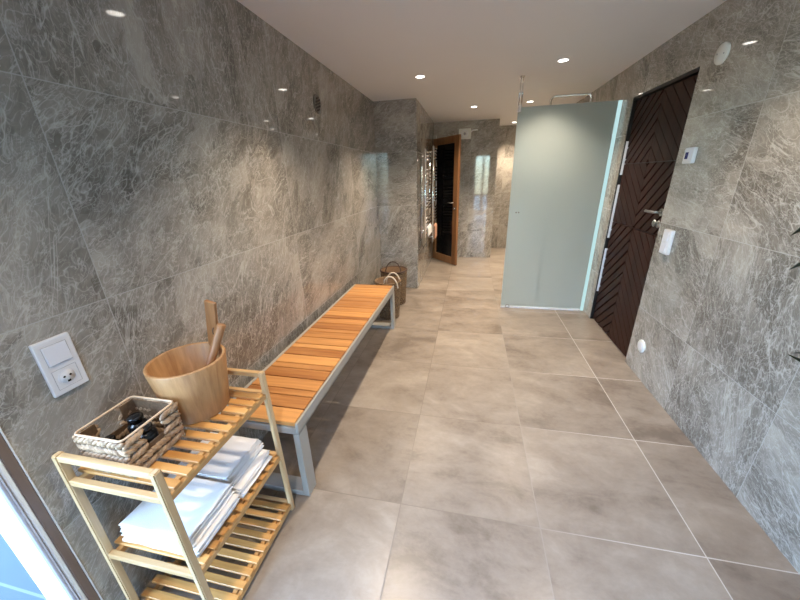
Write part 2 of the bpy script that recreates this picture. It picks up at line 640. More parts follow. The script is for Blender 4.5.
# left glazed door, its stiles seen edge-on at the lower left of the photo
xa = XL - 0.03
def stile(y0, y1, xx=0.0, dep=0.07):
    return ((XL - dep + xx, y0, 0.0), (XL + xx, y1, GZ))
glazing('window_1', 'brown and white framed glazed door in the left wall', [
    ('frame_post', [stile(0.390, GY1 - 0.003, 0.004, 0.028), stile(GY0, GY0 + 0.03)], 'frame_brown'),
    ('frame_edge', [stile(GY1 - 0.003, GY1 + 0.001, 0.006, 0.01)], 'frame_white'),
    ('gasket', [stile(0.379, 0.390, 0.002, 0.024)], 'frame_white'),
    ('track', [stile(0.368, 0.380, -0.004, 0.02), stile(0.3735, 0.3765, 0.001, 0.02)], 'frame_lilac'),
    ('sash', [stile(GY0 + 0.03, GY0 + 0.08, 0.0, 0.03), ((xa, GY0 + 0.08, 0.0), (XL, 0.368, 0.06)), ((xa, GY0 + 0.08, GZ - 0.06), (XL, 0.368, GZ))], 'frame_white'),
], [((XL - 0.022, GY0 + 0.08, 0.06), (XL - 0.016, 0.372, GZ - 0.06))])
b = BM()
add_box(b, (XL - 0.262, GY1 - 0.012, 0.0), (XL - 0.0255, GY1 - 0.0005, GZ), 0.002, 1)
struct('trim_1', b, 'plaster', 'plastered outer reveal of the glazed side door, tinted cream for sunlight')

# outside ground
b = BM()
add_box(b, (-9, -14, -0.20), (XL - 0.02, 6, -0.001))
add_box(b, (XL - 0.02, -14, -0.20), (9, YB - 0.02, -0.001))
struct('ground', b, 'terrace', 'pale terrace outside the glazed doors')

# ================================================================== DARK CHEVRON DOOR
def clip(poly, n, d):
    """keep the side where n.p <= d (2D)"""
    out = []
    for i in range(len(poly)):
        a, c = poly[i], poly[(i + 1) % len(poly)]
        da, dc = n[0] * a[0] + n[1] * a[1] - d, n[0] * c[0] + n[1] * c[1] - d
        if da <= 0:
            out.append(a)
        if (da < 0) != (dc < 0) and abs(da - dc) > 1e-9:
            t = da / (da - dc)
            out.append((a[0] + t * (c[0] - a[0]), a[1] + t * (c[1] - a[1])))
    return out


door = thing('door_1', 'dark walnut door with raised chevron boards in the right wall', 'door', (XR, (DY0 + DY1) / 2, 0))
door['kind'] = 'structure'
XD = XR + 0.042                       # core face; boards stand proud of it
b = BM()
add_box(b, (XD, DY0 + 0.012, 0.008), (XD + 0.04, DY1 - 0.022, DZ - 0.022))
obj('door_core', b, 'door_dark', door)
b = BM()
add_box(b, (XR + 0.006, DY0, 0.0), (XR + 0.11, DY0 + 0.010, DZ))
add_box(b, (XR + 0.004, DY0 + 0.010, DZ - 0.020), (XR + 0.11, DY1 - 0.010, DZ))
add_box(b, (XR + 0.004, DY1 - 0.012, 0.0), (XR + 0.11, DY1, DZ))
obj('door_frame', b, 'door_dark', door)
b = BM()
for z0, z1 in ((0.30, 0.72), (0.82, 1.28), (1.36, 1.62)):
    add_box(b, (XR + 0.010, DY1 - 0.021, z0), (XR + 0.034, DY1 - 0.0125, z1), 0.001, 1)
obj('jamb_strip', b, 'white_edge', door, 'bright steel strip along the hinge side')
y0, y1 = DY0 + 0.016, DY1 - 0.026
ymid = (y0 + y1) / 2
secs = [(0.012, 0.966, 1), (0.972, 1.442, -1), (1.448, DZ - 0.026, 1)]
ang = math.radians(41)
for z0, z1, sg in secs:
    for side in (0, 1):
        a0, a1 = (y0, ymid - 0.001) if side == 0 else (ymid + 0.001, y1)
        rect = [(a0, z0), (a1, z0), (a1, z1), (a0, z1)]
        # board direction: rises toward the middle when sg > 0
        dy = 1 if side == 0 else -1
        d = (dy * math.cos(ang), sg * math.sin(ang))
        n = (-d[1], d[0])
        ds = [n[0] * q[0] + n[1] * q[1] for q in rect]
        pitch, gap = 0.068, (0.014 if (side == 1) == (sg > 0) else 0.005)  # wider gap bares more black core, standing in for groove shade
        ref = n[0] * ymid + n[1] * (z1 if sg > 0 else z0)
        bb = BM()
        k0 = int(math.floor((min(ds) - ref) / pitch)) - 1
        k1 = int(math.ceil((max(ds) - ref) / pitch)) + 1
        for k in range(k0, k1):
            lo = ref + k * pitch + gap / 2
            hi = ref + (k + 1) * pitch - gap / 2
            poly = clip(rect, n, hi)
            if len(poly) < 3:
                continue
            poly = clip(poly, (-n[0], -n[1]), -lo)
            if len(poly) < 3:
                continue
            ar = abs(sum(poly[i][0] * poly[(i + 1) % len(poly)][1] - poly[(i + 1) % len(poly)][0] * poly[i][1] for i in range(len(poly)))) / 2
            if ar < 2e-5:
                continue
            add_prism(bb, [(XD + 0.002, q[0], q[1]) for q in poly], (-0.020, 0, 0))
        obj('chevron_panel', bb, 'walnut', door)
# lever and locks
xh = XD - 0.014
b = BM()
add_cyl(b, (xh + 0.002, 2.548, 1.125), (xh - 0.008, 2.548, 1.125), 0.025)
add_tube(b, [(xh - 0.006, 2.548, 1.125), (xh - 0.045, 2.548, 1.125), (xh - 0.052, 2.56, 1.125), (xh - 0.052, 2.66, 1.125)], 0.009, 12)
obj('door_handle', b, 'steel', door)
b = BM()
for yy in (2.555, 2.608):
    add_lathe(b, [(0.024, -0.002), (0.024, 0.006), (0.015, 0.008), (0.013, 0.012), (0.0, 0.012)], (xh, yy, 1.045), (-1, 0, 0))
add_box(b, (xh - 0.030, 2.551, 1.035), (xh - 0.010, 2.559, 1.055), 0.002)
obj('lock_rose', b, 'steel', door)

# ================================================================== SAUNA DOOR (ajar at the far end)
sd = thing('door_2', 'open wooden framed sauna door with smoked glass', 'door', (-0.615, 5.735, 0))
sd['kind'] = 'structure'
hp, fp = Vector((-0.612, 5.735, 0)), Vector((-0.185, 5.235, 0))
dd = (fp - hp); Ld = dd.length; dd.normalize()
nn = Vector((dd.y, -dd.x, 0))            # faces the camera side
if nn.y > 0:
    nn = -nn
Rd = Matrix((dd, nn, Vector((0, 0, 1)))).transposed()
def dbox(bm, u0, u1, z0, z1, t0=-0.02, t1=0.02, bev=0.003):
    c = hp + dd * ((u0 + u1) / 2) + nn * ((t0 + t1) / 2) + Vector((0, 0, (z0 + z1) / 2))
    h = Vector(((u1 - u0) / 2, (t1 - t0) / 2, (z1 - z0) / 2))
    add_box(bm, c - h, c + h, bev, 1, rot=Rd)
for nme, args in (('door_stile', (0.0, 0.095, 0.012, 1.945)), ('door_stile', (Ld - 0.105, Ld, 0.012, 1.945))):
    b = BM(); dbox(b, *args); obj(nme, b, 'sauna_wood', sd)
for z0, z1 in ((0.012, 0.13), (1.845, 1.945)):
    b = BM(); dbox(b, 0.095, Ld - 0.105, z0, z1); obj('door_rail', b, 'sauna_wood', sd)
b = BM(); dbox(b, 0.095, Ld - 0.105, 0.13, 1.845, -0.005, 0.005, 0); obj('smoked_pane', b, 'dark_glass', sd)
b = BM()
q = hp + dd * (Ld - 0.055)
add_tube(b, [q + nn * 0.02 + Vector((0, 0, 1.0)), q + nn * 0.06 + Vector((0, 0, 1.0)), q + nn * 0.062 - dd * 0.13 + Vector((0, 0, 1.0))], 0.010, 10)
add_cyl(b, q + nn * 0.018 + Vector((0, 0, 0.91)), q + nn * 0.03 + Vector((0, 0, 0.91)), 0.022)
obj('door_handle', b, 'chrome', sd)
b = BM()
add_box(b, (CX + 0.0005, 5.745, 0.0), (CX + 0.05, 5.80, 2.0), 0.002, 1)
obj('hinge_post', b, 'bench_metal', sd)

# ================================================================== CEILING SPOTLIGHTS
spots = [
    (-0.48, 1.67, 'recessed ceiling spotlight over the near end of the bench'),
    (-0.47, 3.23, 'recessed ceiling spotlight above the far end of the bench'),
    (0.645, 3.15, 'recessed ceiling spotlight in front of the frosted shower screen'),
    (-0.01, 4.75, 'recessed ceiling spotlight in front of the end wall'),
    (0.645, 4.68, 'recessed ceiling spotlight over the shower behind the screen'),
    (1.0, 5.40, 'recessed ceiling spotlight by the right wall of the shower'),
    (0.66, 6.36, 'recessed ceiling spotlight by the recess wall'),
    (0.72, 1.60, 'recessed ceiling spotlight over the right side near the camera'),
    (-0.40, 0.11, 'recessed ceiling spotlight above the shelf near the camera'),
]
proto = thing('ceiling_spotlight', spots[0][2], 'ceiling light', (0, 0, H), 'recessed ceiling spotlights')
b = BM()
add_lathe(b, [(0.036, -0.001), (0.036, -0.004), (0.040, -0.006), (0.044, -0.004), (0.045, 0.002)], (0, 0, H), (0, 0, 1), 36)
obj('trim_ring', b, 'white', proto)
b = BM()
add_lathe(b, [(0.0, -0.002), (0.0365, -0.002), (0.0365, 0.001)], (0, 0, H), (0, 0, 1), 36)
obj('lens', b, 'lens', proto)
la = bpy.data.lights.new('spot_lamp', 'SPOT')
la.energy = SPOT_W
la.color = (1.0, 0.81, 0.61)
la.spot_size = math.radians(108)
la.spot_blend = 1.0
la.shadow_soft_size = 0.02
lo = bpy.data.objects.new('lamp', la)
COL.objects.link(lo)
lo.parent = proto
lo.location = (0, 0, -0.012)
for i, (x, y, lab) in enumerate(spots):
    o = proto if i == 0 else copy_tree(proto)
    o.location = (x, y, H)
    o['label'] = lab
    dim = {0.11: 0.5, 1.60: 0.6}.get(y)           # the two dimmed ones near the garden doors
    if dim:
        for ch in o.children:
            if ch.type == 'LIGHT':
                ch.data = ch.data.copy()
                ch.data.energy = SPOT_W * dim

# ================================================================== BENCH
bx0, bx1, by0, by1, bz = -1.078, -0.678, 0.972, 2.852, 0.430
bench = thing('slatted_bench', 'long slatted teak bench with grey metal frame along the left wall', 'bench', ((bx0 + bx1) / 2, (by0 + by1) / 2, 0))
ws = [0.090, 0.084, 0.0483] * 8 + [0.090]
tot = sum(ws)
yy = by0 + 0.004
kk = (by1 - by0 - 0.008) / tot
for wd in ws:
    wd *= kk
    b = BM()
    add_box(b, (bx0 + 0.020, yy + 0.0030, bz - 0.022), (bx1 - 0.015, yy + wd - 0.0030, bz), 0.002, 1)
    obj('slat', b, 'teak', bench)
    yy += wd
for x0, x1 in ((bx0, bx0 + 0.018), (bx1 - 0.012, bx1)):
    b = BM()
    add_box(b, (x0, by0, bz - 0.060), (x1, by1, bz - 0.001), 0.002, 1)
    add_box(b, (x0 if x0 > -0.9 else x0, by0, bz - 0.060), (x1, by1, bz - 0.052))
    obj('side_rail', b, 'bench_metal', bench)
b = BM()
for yc in (by0 + 0.62, by0 + 1.26):
    add_box(b, (bx0 + 0.018, yc - 0.02, bz - 0.060), (bx1 - 0.012, yc + 0.02, bz - 0.0225))
for xs in (bx0 + 0.018, bx1 - 0.047):
    add_box(b, (xs, by0 + 0.02, bz - 0.030), (xs + 0.035, by1 - 0.02, bz - 0.0225))
obj('cross_rail', b, 'bench_metal', bench)
for ya, yb in ((by0, by0 + 0.070), (by1 - 0.070, by1)):
    for x0, x1 in ((bx0, bx0 + 0.030), (bx1 - 0.030, bx1)):
        b = BM()
        add_box(b, (x0, ya, 0.0), (x1, yb, bz - 0.061), 0.002, 1)
        obj('leg', b, 'bench_metal', bench)
    b = BM()
    add_box(b, (bx0 + 0.030, ya, 0.0), (bx1 - 0.030, yb, 0.030), 0.002, 1)
    obj('foot_bar', b, 'bench_metal', bench)
    b = BM()
    add_box(b, (bx0 + 0.018, ya, bz - 0.060), (bx1 - 0.012, yb, bz - 0.0235), 0.002, 1)
    obj('end_rail', b, 'bench_metal', bench)

# ================================================================== BAMBOO SHELF
sx0, sx1, sy0, sy1, sz = -1.078, -0.722, 0.446, 0.914, 0.730
shelf = thing('bamboo_shelf', 'three tier slatted bamboo shelf standing by the left wall', 'shelf', ((sx0 + sx1) / 2, (sy0 + sy1) / 2, 0))
lt, lw = 0.018, 0.022      # leg thickness in x, depth in y
def leg_x(side, z):
    """outer x of a leg at height z (the legs splay slightly)"""
    s = 0.010 * (1 - z / sz)
    return (sx0 + 0.010 - s) if side < 0 else (sx1 - 0.010 + s)
for side in (-1, 1):
    for ya in (sy0, sy1 - lw):
        b = BM()
        xb, xt = leg_x(side, 0), leg_x(side, sz)
        d = lt * -side
        poly = [(xb, ya, 0), (xb + d, ya, 0), (xt + d, ya, sz), (xt, ya, sz)]
        add_prism(b, poly, (0, lw, 0))
        bmesh.ops.bevel(b, geom=list(b.edges), offset=0.003, segments=2, affect='EDGES')
        obj('leg', b, 'bamboo_z', shelf)
def end_bar(ya, z0, z1, name):
    xa_, xb_ = leg_x(-1, z0) + lt, leg_x(1, z0) - lt
    bb = BM()
    add_box(bb, (xa_ - 0.001, ya + 0.002, z0), (xb_ + 0.001, ya + lw - 0.002, z1), 0.003, 2)
    return obj(name, bb, 'bamboo', shelf)
for ya in (sy0, sy1 - lw):
    end_bar(ya, sz - 0.021, sz - 0.001, 'top_bar')
tiers = (0.052, 0.335, 0.647)
for zt in tiers:
    for ya in (sy0, sy1 - lw):
        end_bar(ya, zt - 0.026, zt - 0.006, 'end_bar')
    xa_, xb_ = leg_x(-1, zt) + 0.001, leg_x(1, zt) - 0.001
    for x0 in (xa_ + 0.022, xb_ - 0.040):
        b = BM()
        add_box(b, (x0, sy0 + lw - 0.004, zt - 0.032), (x0 + 0.018, sy1 - lw + 0.004, zt - 0.010), 0.002, 1)
        obj('shelf_rail', b, 'bamboo_y', shelf)
    ns = 10
    span0, span1 = sy0 + lw + 0.004, sy1 - lw - 0.004
    pt = (span1 - span0) / ns
    for k in range(ns):
        b = BM()
        yc = span0 + pt * (k + 0.5)
        add_box(b, (xa_ + 0.004, yc - 0.0128, zt - 0.010), (xb_ - 0.002, yc + 0.0128, zt), 0.0015, 1)
        obj('slat', b, 'bamboo_slat', shelf)
    # front lip
    b = BM()
    add_box(b, (xb_ - 0.0180, sy0 + lw - 0.002, zt - 0.032), (xb_ - 0.002, sy1 - lw + 0.002, zt - 0.0105), 0.002, 1)
    obj('front_rail', b, 'bamboo_y', shelf)

# ================================================================== TOWELS
def towel(x0, x1, ya, yb, z0, th, seed, layers=3, roll=0.0):
    """folded towel: stacked folds with rounded edges, gently uneven"""
    rnd = random.Random(seed)
    bm = BM()
    lh = th / layers
    for k in range(layers):
        dx0, dx1 = rnd.uniform(0, 0.008), rnd.uniform(-0.012, 0.004)
        dy0, dy1 = rnd.uniform(0, 0.007), rnd.uniform(-0.007, 0.0)
        a0, a1, c0, c1 = x0 + dx0, x1 + dx1, ya + dy0, yb + dy1
        nx, ny, nr = 10, 10, 3
        zb, zt = z0 + k * lh + 0.0004, z0 + (k + 1) * lh
        rr = (zt - zb) / 2
        def surf(fx, fy, top):
            x = a0 + (a1 - a0) * fx
            y = c0 + (c1 - c0) * fy
            e = min(min(fx, 1 - fx) * (a1 - a0), min(fy, 1 - fy) * (c1 - c0))
            q = min(1.0, e / rr)
            h = rr * math.sqrt(max(0.0, 1 - (1 - q) ** 2))
            wv = noise.noise(Vector((x * 9, y * 9, seed * 3.1))) * 0.0022
            sag = noise.noise(Vector((x * 30, y * 30, seed + k))) * 0.0008
            ex = noise.noise(Vector((y * 16, seed * 1.7, k))) * 0.004 * (fx - 0.5) * 2
            ey = noise.noise(Vector((x * 16, seed * 2.3, k + 9))) * 0.004 * (fy - 0.5) * 2
            return Vector((x + ex, y + ey, (zb + zt) / 2 + (h if top else -h) * 0.98 + (wv if (k > 0 or z0 > tiers[1] + 0.01) else abs(wv)) + sag * (1 if top else 0)))
        us = [0, 0.012, 0.03, 0.06] + [0.06 + 0.88 * i / nx for i in range(1, nx)] + [0.94, 0.97, 0.988, 1]
        V = {}
        for top in (0, 1):
            for i, u in enumerate(us):
                for j, v in enumerate(us):
                    V[(top, i, j)] = bm.verts.new(surf(u, v, top))
        n = len(us)
        for top in (0, 1):
            for i in range(n - 1):
                for j in range(n - 1):
                    qd = (V[(top, i, j)], V[(top, i + 1, j)], V[(top, i + 1, j + 1)], V[(top, i, j + 1)])
                    bm.faces.new(qd if top else qd[::-1]).smooth = True
        for i in range(n - 1):
            for (p1, p2) in (((i, 0), (i + 1, 0)), ((i, n - 1), (i + 1, n - 1)), ((0, i), (0, i + 1)), ((n - 1, i), (n - 1, i + 1))):
                bm.faces.new((V[(0, *p1)], V[(0, *p2)], V[(1, *p2)], V[(1, *p1)])).smooth = True
    bmesh.ops.remove_doubles(bm, verts=bm.verts, dist=0.0002)
    return bm


tz = tiers[1] + 0.001
near_l = ['white folded towel at the top of the near pile on the middle shelf', 'white folded towel second from the top of the near pile',
          'white folded towel second from the bottom of the near pile', 'white folded towel at the bottom of the near pile on the middle shelf']
far_l = [s.replace('near', 'far') for s in near_l]
ths = 0.0205
for k in range(4):
    lab = near_l[3 - k]
    ox = [-0.004, 0.004, -0.012, -0.016][k]
    single('folded_towel', towel(-1.036 + 0.004 * k, -0.748 + ox, 0.482, 0.678, tz + k * (ths + 0.0012), ths, 11 + k), 'towel', lab, 'towel', (-0.9, 0.58, tz + k * (ths + 0.0012)), 'white towels on the middle shelf')
for k in range(4):
    lab = far_l[3 - k]
    ox = [0.012, 0.004, -0.030, -0.036][k]
    single('folded_towel', towel(-1.040 + 0.004 * k, -0.752 + ox, 0.684, 0.872 + (0 if k < 2 else 0.012), tz + k * (ths + 0.0012), ths, 31 + k), 'towel', lab, 'towel', (-0.9, 0.78, tz + k * (ths + 0.0012)), 'white towels on the middle shelf')

# ================================================================== SMALL WOVEN BASKET WITH BOTTLES
tz = tiers[2] + 0.001
cx, cy = -0.938, 0.566
hx, hy, hb = 0.078, 0.080, 0.128
bk = thing('woven_basket', 'small rectangular water hyacinth basket with cut out handles on the top shelf', 'basket', (cx, cy, tz))
b = BM()
sides = [((-hx, -hy), (hx, -hy)), ((hx, -hy), (hx, hy)), ((hx, hy), (-hx, hy)), ((-hx, hy), (-hx, -hy))]
rows = 5
zv = Vector((0, 0, 1))
for si, (a, c) in enumerate(sides):
    for rw in range(rows):
        zc = tz + hb * (rw + 0.5) / rows
        sc = 0.95 + 0.05 * rw / (rows - 1)
        A = Vector((cx + a[0] * sc, cy + a[1] * sc, zc)); Cc = Vector((cx + c[0] * sc, cy + c[1] * sc, zc))
        L = (Cc - A).length
        t = (Cc - A).normalized()
        out = Vector((t.y, -t.x, 0))
        nl = 10
        for k in range(nl):
            f = (k + 0.5) / nl
            if si in (1, 3) and rw >= rows - 3 and 0.27 < f < 0.73:
                continue
            q = A + t * (L * f)
            tilt = 0.55 if rw % 2 == 0 else -0.55
            tilt += random.uniform(-0.08, 0.08)
            ax = (t * math.cos(tilt) + zv * math.sin(tilt))
            up = (-t * math.sin(tilt) + zv * math.cos(tilt))
            off = out * (0.002 + random.uniform(-0.001, 0.0015)) + zv * random.uniform(-0.001, 0.001)
            add_lump(b, q + off, ax, out, up, 0.0185 * random.uniform(0.92, 1.08), 0.0075, 0.0082)
obj('woven_body', b, 'hyacinth', bk)
b = BM()
def wall_piece(lo, hi):
    add_box(b, lo, hi)
th = 0.003
ix, iy = hx * 0.955, hy * 0.955
zlow = tz + hb * 0.5
wall_piece((cx - ix, cy - iy, tz + 0.002), (cx + ix, cy + iy, tz + 0.006))
for s in (-1, 1):
    wall_piece((cx - ix, cy + s * iy - th / 2, tz + 0.006), (cx + ix, cy + s * iy + th / 2, tz + hb * 0.97))
    wall_piece((cx + s * ix - th / 2, cy - iy, tz + 0.006), (cx + s * ix + th / 2, cy + iy, zlow))
    for s3 in (-1, 1):
        ya, yb = sorted((s3 * iy, s3 * iy * 0.46))
        wall_piece((cx + s * ix - th / 2, cy + ya, zlow), (cx + s * ix + th / 2, cy + yb, tz + hb * 0.97))
obj('inner_wall', b, 'lining', bk)
b = BM()
rr = 0.012
pts = []
for (sx, sy, a0) in ((1, -1, -PI / 2), (1, 1, 0), (-1, 1, PI / 2), (-1, -1, PI)):
    for k in range(5):
        a = a0 + PI / 2 * k / 4
        pts.append((cx + sx * (hx - rr + 0.002) + rr * math.cos(a), cy + sy * (hy - rr + 0.002) + rr * math.sin(a), tz + hb + 0.002))
add_tube(b, pts, 0.0032, 8, closed=True)
obj('rim', b, 'wire', bk)

def bottle(x, y, h, r, label, capr, caph):
    z0 = tz + 0.0065
    t = thing('black_bottle', label, 'bottle', (x, y, z0), 'black toiletry bottles in the small basket')
    bb = BM()
    add_lathe(bb, [(0, 0), (r * 0.92, 0), (r, 0.004), (r, h - 0.010), (r * 0.85, h - 0.002), (capr * 0.8, h), (capr * 0.8, h + 0.004), (0, h + 0.004)], (x, y, z0), seg=24)
    obj('bottle_body', bb, 'black', t)
    bb = BM()
    add_lathe(bb, [(0, 0.0), (capr, 0.0), (capr, caph - 0.003), (capr * 0.85, caph), (0, caph)], (x, y, z0 + h + 0.0042), seg=24)
    obj('cap', bb, 'black', t)
bottle(cx - 0.034, cy - 0.040, 0.062, 0.020, 'short black bottle at the near left of the small basket', 0.014, 0.014)
bottle(cx - 0.012, cy + 0.026, 0.082, 0.025, 'taller black bottle with wide cap at the middle of the small basket', 0.020, 0.018)
bottle(cx + 0.042, cy + 0.004, 0.076, 0.026, 'black bottle seen through the right handle gap of the basket', 0.020, 0.014)

# ================================================================== BUCKET AND LADLE
ux, uy, ut, rb_, h_ = -0.915, 0.776, 0.121, 0.094, 0.200
bu = thing('sauna_bucket', 'round wooden stave bucket with upright handle on the top shelf', 'bucket', (ux, uy, tz))
b = BM()
prof = [(0, 0.0), (rb_ - 0.003, 0.0), (rb_, 0.003), (ut - 0.002, h_ - 0.003), (ut - 0.004, h_), (ut - 0.011, h_), (ut - 0.013, h_ - 0.003), (rb_ - 0.008, 0.022), (0, 0.022)]
add_lathe(b, prof, (ux, uy, tz), seg=56)
obj('bucket_body', b, 'bucket', bu)
b = BM()
dirv = Vector((0.12, 1.0, 0)).normalized()
tv = Vector((dirv.y, -dirv.x, 0))
# upright stave rising from the back of the rim
q0 = Vector((ux, uy, tz)) + dirv * (ut - 0.008)
sl = 0.12
Rs = Matrix.Rotation(math.radians(11), 3, dirv) @ Matrix((tv, dirv, Vector((0, 0, 1)))).transposed()
c = q0 + Vector((0, 0, h_ + 0.055)) + tv * 0.012
hv = Vector((0.0225, 0.007, 0.115))
add_box(b, c - hv, c + hv, 0.004, 2, rot=Rs)
obj('handle_stave', b, 'ladle', bu)

ld = thing('ladle', 'wooden ladle resting in the sauna bucket with its handle leaning out', 'ladle', (ux, uy, tz + 0.023))
b = BM()
add_lathe(b, [(0, 0.0), (0.030, 0.0), (0.034, 0.004), (0.036, 0.040), (0.031, 0.040), (0.028, 0.008), (0, 0.008)], (ux - 0.018, uy - 0.005, tz + 0.0235), seg=28)
obj('ladle_bowl', b, 'ladle', ld)
b = BM()
A = Vector((ux + 0.012, uy + 0.004, tz + 0.050))
E_ = Vector((-0.848, 0.886, 0.925))
ax = (E_ - A).normalized()
sd_ = ax.cross(Vector((0, 1, 0))).normalized()
n = 14
pts = [A + (E_ - A) * (i / n) for i in range(n + 1)]
add_tube(b, pts + [E_ + ax * 0.004], [0.0125 + 0.003 * i / n for i in range(n + 1)] + [0.012], 16)
obj('ladle_handle', b, 'ladle', ld)
b = BM()
q = E_ - ax * 0.022
pts = [q + (sd_ * math.cos(a) + ax * math.sin(a) * 1.5) * 0.0125 + sd_ * 0.014 for a in [2 * PI * k / 16 for k in range(16)]]
add_tube(b, pts, 0.0018, 6, closed=True)
obj('hanging_loop', b, 'leather', ld)

# ================================================================== LEFT WALL FITTINGS
oc_y, oc_z = 0.573, 0.931
ol = thing('wall_socket', 'white light switch above a round power socket on the left wall', 'socket', (XL, oc_y, oc_z))
b = BM()
add_box(b, (XL + 0.0002, oc_y - 0.044, oc_z - 0.083), (XL + 0.010, oc_y + 0.044, oc_z + 0.083), 0.0035, 3)
obj('cover_plate', b, 'white', ol)
b = BM()
for zc in (oc_z + 0.036, oc_z - 0.038):
    s = 0.029
    add_tube(b, [(XL + 0.0100, oc_y - s, zc - s), (XL + 0.0100, oc_y + s, zc - s), (XL + 0.0100, oc_y + s, zc + s), (XL + 0.0100, oc_y - s, zc + s)], 0.0007, 4, closed=True, smooth=False)
obj('seam_line', b, 'seam', ol)
b = BM()
add_box(b, (XL + 0.008, oc_y - 0.0275, oc_z + 0.036 - 0.0275), (XL + 0.0135, oc_y + 0.0275, oc_z + 0.036 + 0.0275), 0.0015, 2,
        rot=Matrix.Rotation(math.radians(-3), 3, 'Y'))
obj('rocker', b, 'white_edge', ol)
b = BM()
zc = oc_z - 0.038
add_lathe(b, [(0.0225, 0.0102), (0.0225, 0.0115), (0.0200, 0.0115), (0.0195, 0.0104), (0.0, 0.0104)], (XL, oc_y, zc), (1, 0, 0), 36)
so = obj('socket_face', b, 'white_edge', ol)
b = BM()
add_lathe(b, [(0.0194, 0.0104), (0.0194, 0.0110), (0.0, 0.0110)], (XL, oc_y, zc), (1, 0, 0), 36)
obj('socket_well', b, 'white', so)
b = BM()
for dy in (-0.0075, 0.0075):
    add_cyl(b, (XL + 0.0105, oc_y + dy, zc + 0.002), (XL + 0.0114, oc_y + dy, zc + 0.002), 0.0031, 14)
add_box(b, (XL + 0.0105, oc_y - 0.004, zc - 0.0165), (XL + 0.0114, oc_y + 0.004, zc - 0.0105))
obj('pin_hole', b, 'black', so)

vy, vz = 2.512, 1.909
vl = thing('wall_vent', 'small round stone grey vent with dark slots high on the left wall', 'vent', (XL, vy, vz))
b = BM()
add_lathe(b, [(0.062, 0.0002), (0.062, 0.004), (0.056, 0.007), (0.0, 0.007)], (XL, vy, vz), (1, 0, 0), 36)
obj('vent_plate', b, 'stone_vent', vl)
b = BM()
for k in range(-2, 3):
    hh = math.sqrt(max(0.0, 0.046 ** 2 - (k * 0.019) ** 2))
    add_box(b, (XL + 0.0068, vy - hh, vz + k * 0.019 - 0.006), (XL + 0.0078, vy + hh, vz + k * 0.019 + 0.006), rot=Matrix.Rotation(math.radians(18), 3, 'X'))
obj('vent_slot', b, 'black', vl)

# ================================================================== RIGHT WALL FITTINGS
def disc(name, label, cat, y, z, r, mat, th=0.012):
    t = thing(name, label, cat, (XR, y, z))
    bb = BM()
    add_lathe(bb, [(r, 0.0002), (r, th * 0.6), (r * 0.94, th), (0.0, th)], (XR, y, z), (-1, 0, 0), 44)
    obj('cover', bb, mat, t)
    return t
t = disc('valve_cover', 'large round white valve cover high on the right wall', 'cover', 2.305, 1.945, 0.049, 'off_white')
for s in (-1, 1):
    b = BM()
    add_cyl(b, (XR - 0.0115, 2.305 + s * 0.026, 1.945 + s * 0.004), (XR - 0.0135, 2.305 + s * 0.026, 1.945 + s * 0.004), 0.004, 12)
    obj('screw', b, 'seam', t)
t = disc('drain_cover', 'small round white cover low on the right wall beside the dark door', 'cover', 2.322, 0.226, 0.046, 'off_white', 0.009)
b = BM()
add_lathe(b, [(0.032, 0.0085), (0.032, 0.0105), (0.028, 0.0115), (0.0, 0.0115)], (XR, 2.322, 0.226), (-1, 0, 0), 40)
obj('inner_cap', b, 'white', t)

ty, tzz = 2.335, 1.466
t = thing('thermostat', 'square white thermostat with small blue display on the right wall', 'thermostat', (XR, ty, tzz))
b = BM()
add_box(b, (XR - 0.022, ty - 0.043, tzz - 0.043), (XR - 0.0002, ty + 0.043, tzz + 0.043), 0.005, 3)
obj('housing', b, 'white', t)
b = BM()
add_box(b, (XR - 0.0232, ty - 0.002, tzz - 0.018), (XR - 0.021, ty + 0.026, tzz + 0.018))
obj('display', b, 'blue_screen', t)
b = BM()
add_box(b, (XR - 0.0236, ty - 0.030, tzz - 0.028), (XR - 0.021, ty - 0.010, tzz + 0.028), 0.001, 1)
obj('button_strip', b, 'white_edge', t)

wy, wz = 2.332, 0.966
t = thing('wall_switch', 'tall white double switch box beside the dark door', 'switch', (XR, wy, wz))
b = BM()
add_box(b, (XR - 0.024, wy - 0.042, wz - 0.076), (XR - 0.0002, wy + 0.042, wz + 0.076), 0.005, 3)
obj('housing', b, 'white', t)
for zc in (wz + 0.035, wz - 0.035):
    b = BM()
    add_box(b, (XR - 0.0275, wy - 0.026, zc - 0.028), (XR - 0.022, wy + 0.026, zc + 0.028), 0.002, 2, rot=Matrix.Rotation(math.radians(3), 3, 'Y'))
    obj('rocker', b, 'white_edge', t)

# ================================================================== SHOWER SCREEN
gy = 3.504
sc_ = thing('shower_screen', 'tall frosted glass shower screen standing by the dark door', 'shower screen', (0.81, gy, 0))
b = BM()
add_box(b, (0.386, gy, 0.020), (1.203, gy + 0.010, 1.957), 0.001, 1)
obj('frosted_pane', b, 'frost', sc_)
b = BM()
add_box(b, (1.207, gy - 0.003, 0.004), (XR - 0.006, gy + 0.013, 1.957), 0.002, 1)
obj('wall_profile', b, 'seal_glow', sc_, 'strip between glass and wall with an added pale blue glow')
b = BM()
add_box(b, (0.386, gy - 0.008, 0.001), (1.200, gy + 0.018, 0.020), 0.002, 1)
obj('bottom_profile', b, 'white', sc_, 'white strip under the glass')
b = BM()
add_box(b, (0.386, gy - 0.012, 1.915), (0.412, gy + 0.022, 1.972), 0.003, 2)
for s in (-0.012, 0.014):
    add_cyl(b, (0.399 + s * 0.8, gy + 0.005, 1.970), (0.399 + s * 0.8, gy + 0.005, H - 0.001), 0.006, 14)
add_cyl(b, (0.399, gy + 0.005, H - 0.006), (0.399, gy + 0.005, H - 0.0005), 0.022, 20)
obj('ceiling_stay', b, 'chrome', sc_, 'chrome double rod up to the ceiling')
b = BM()
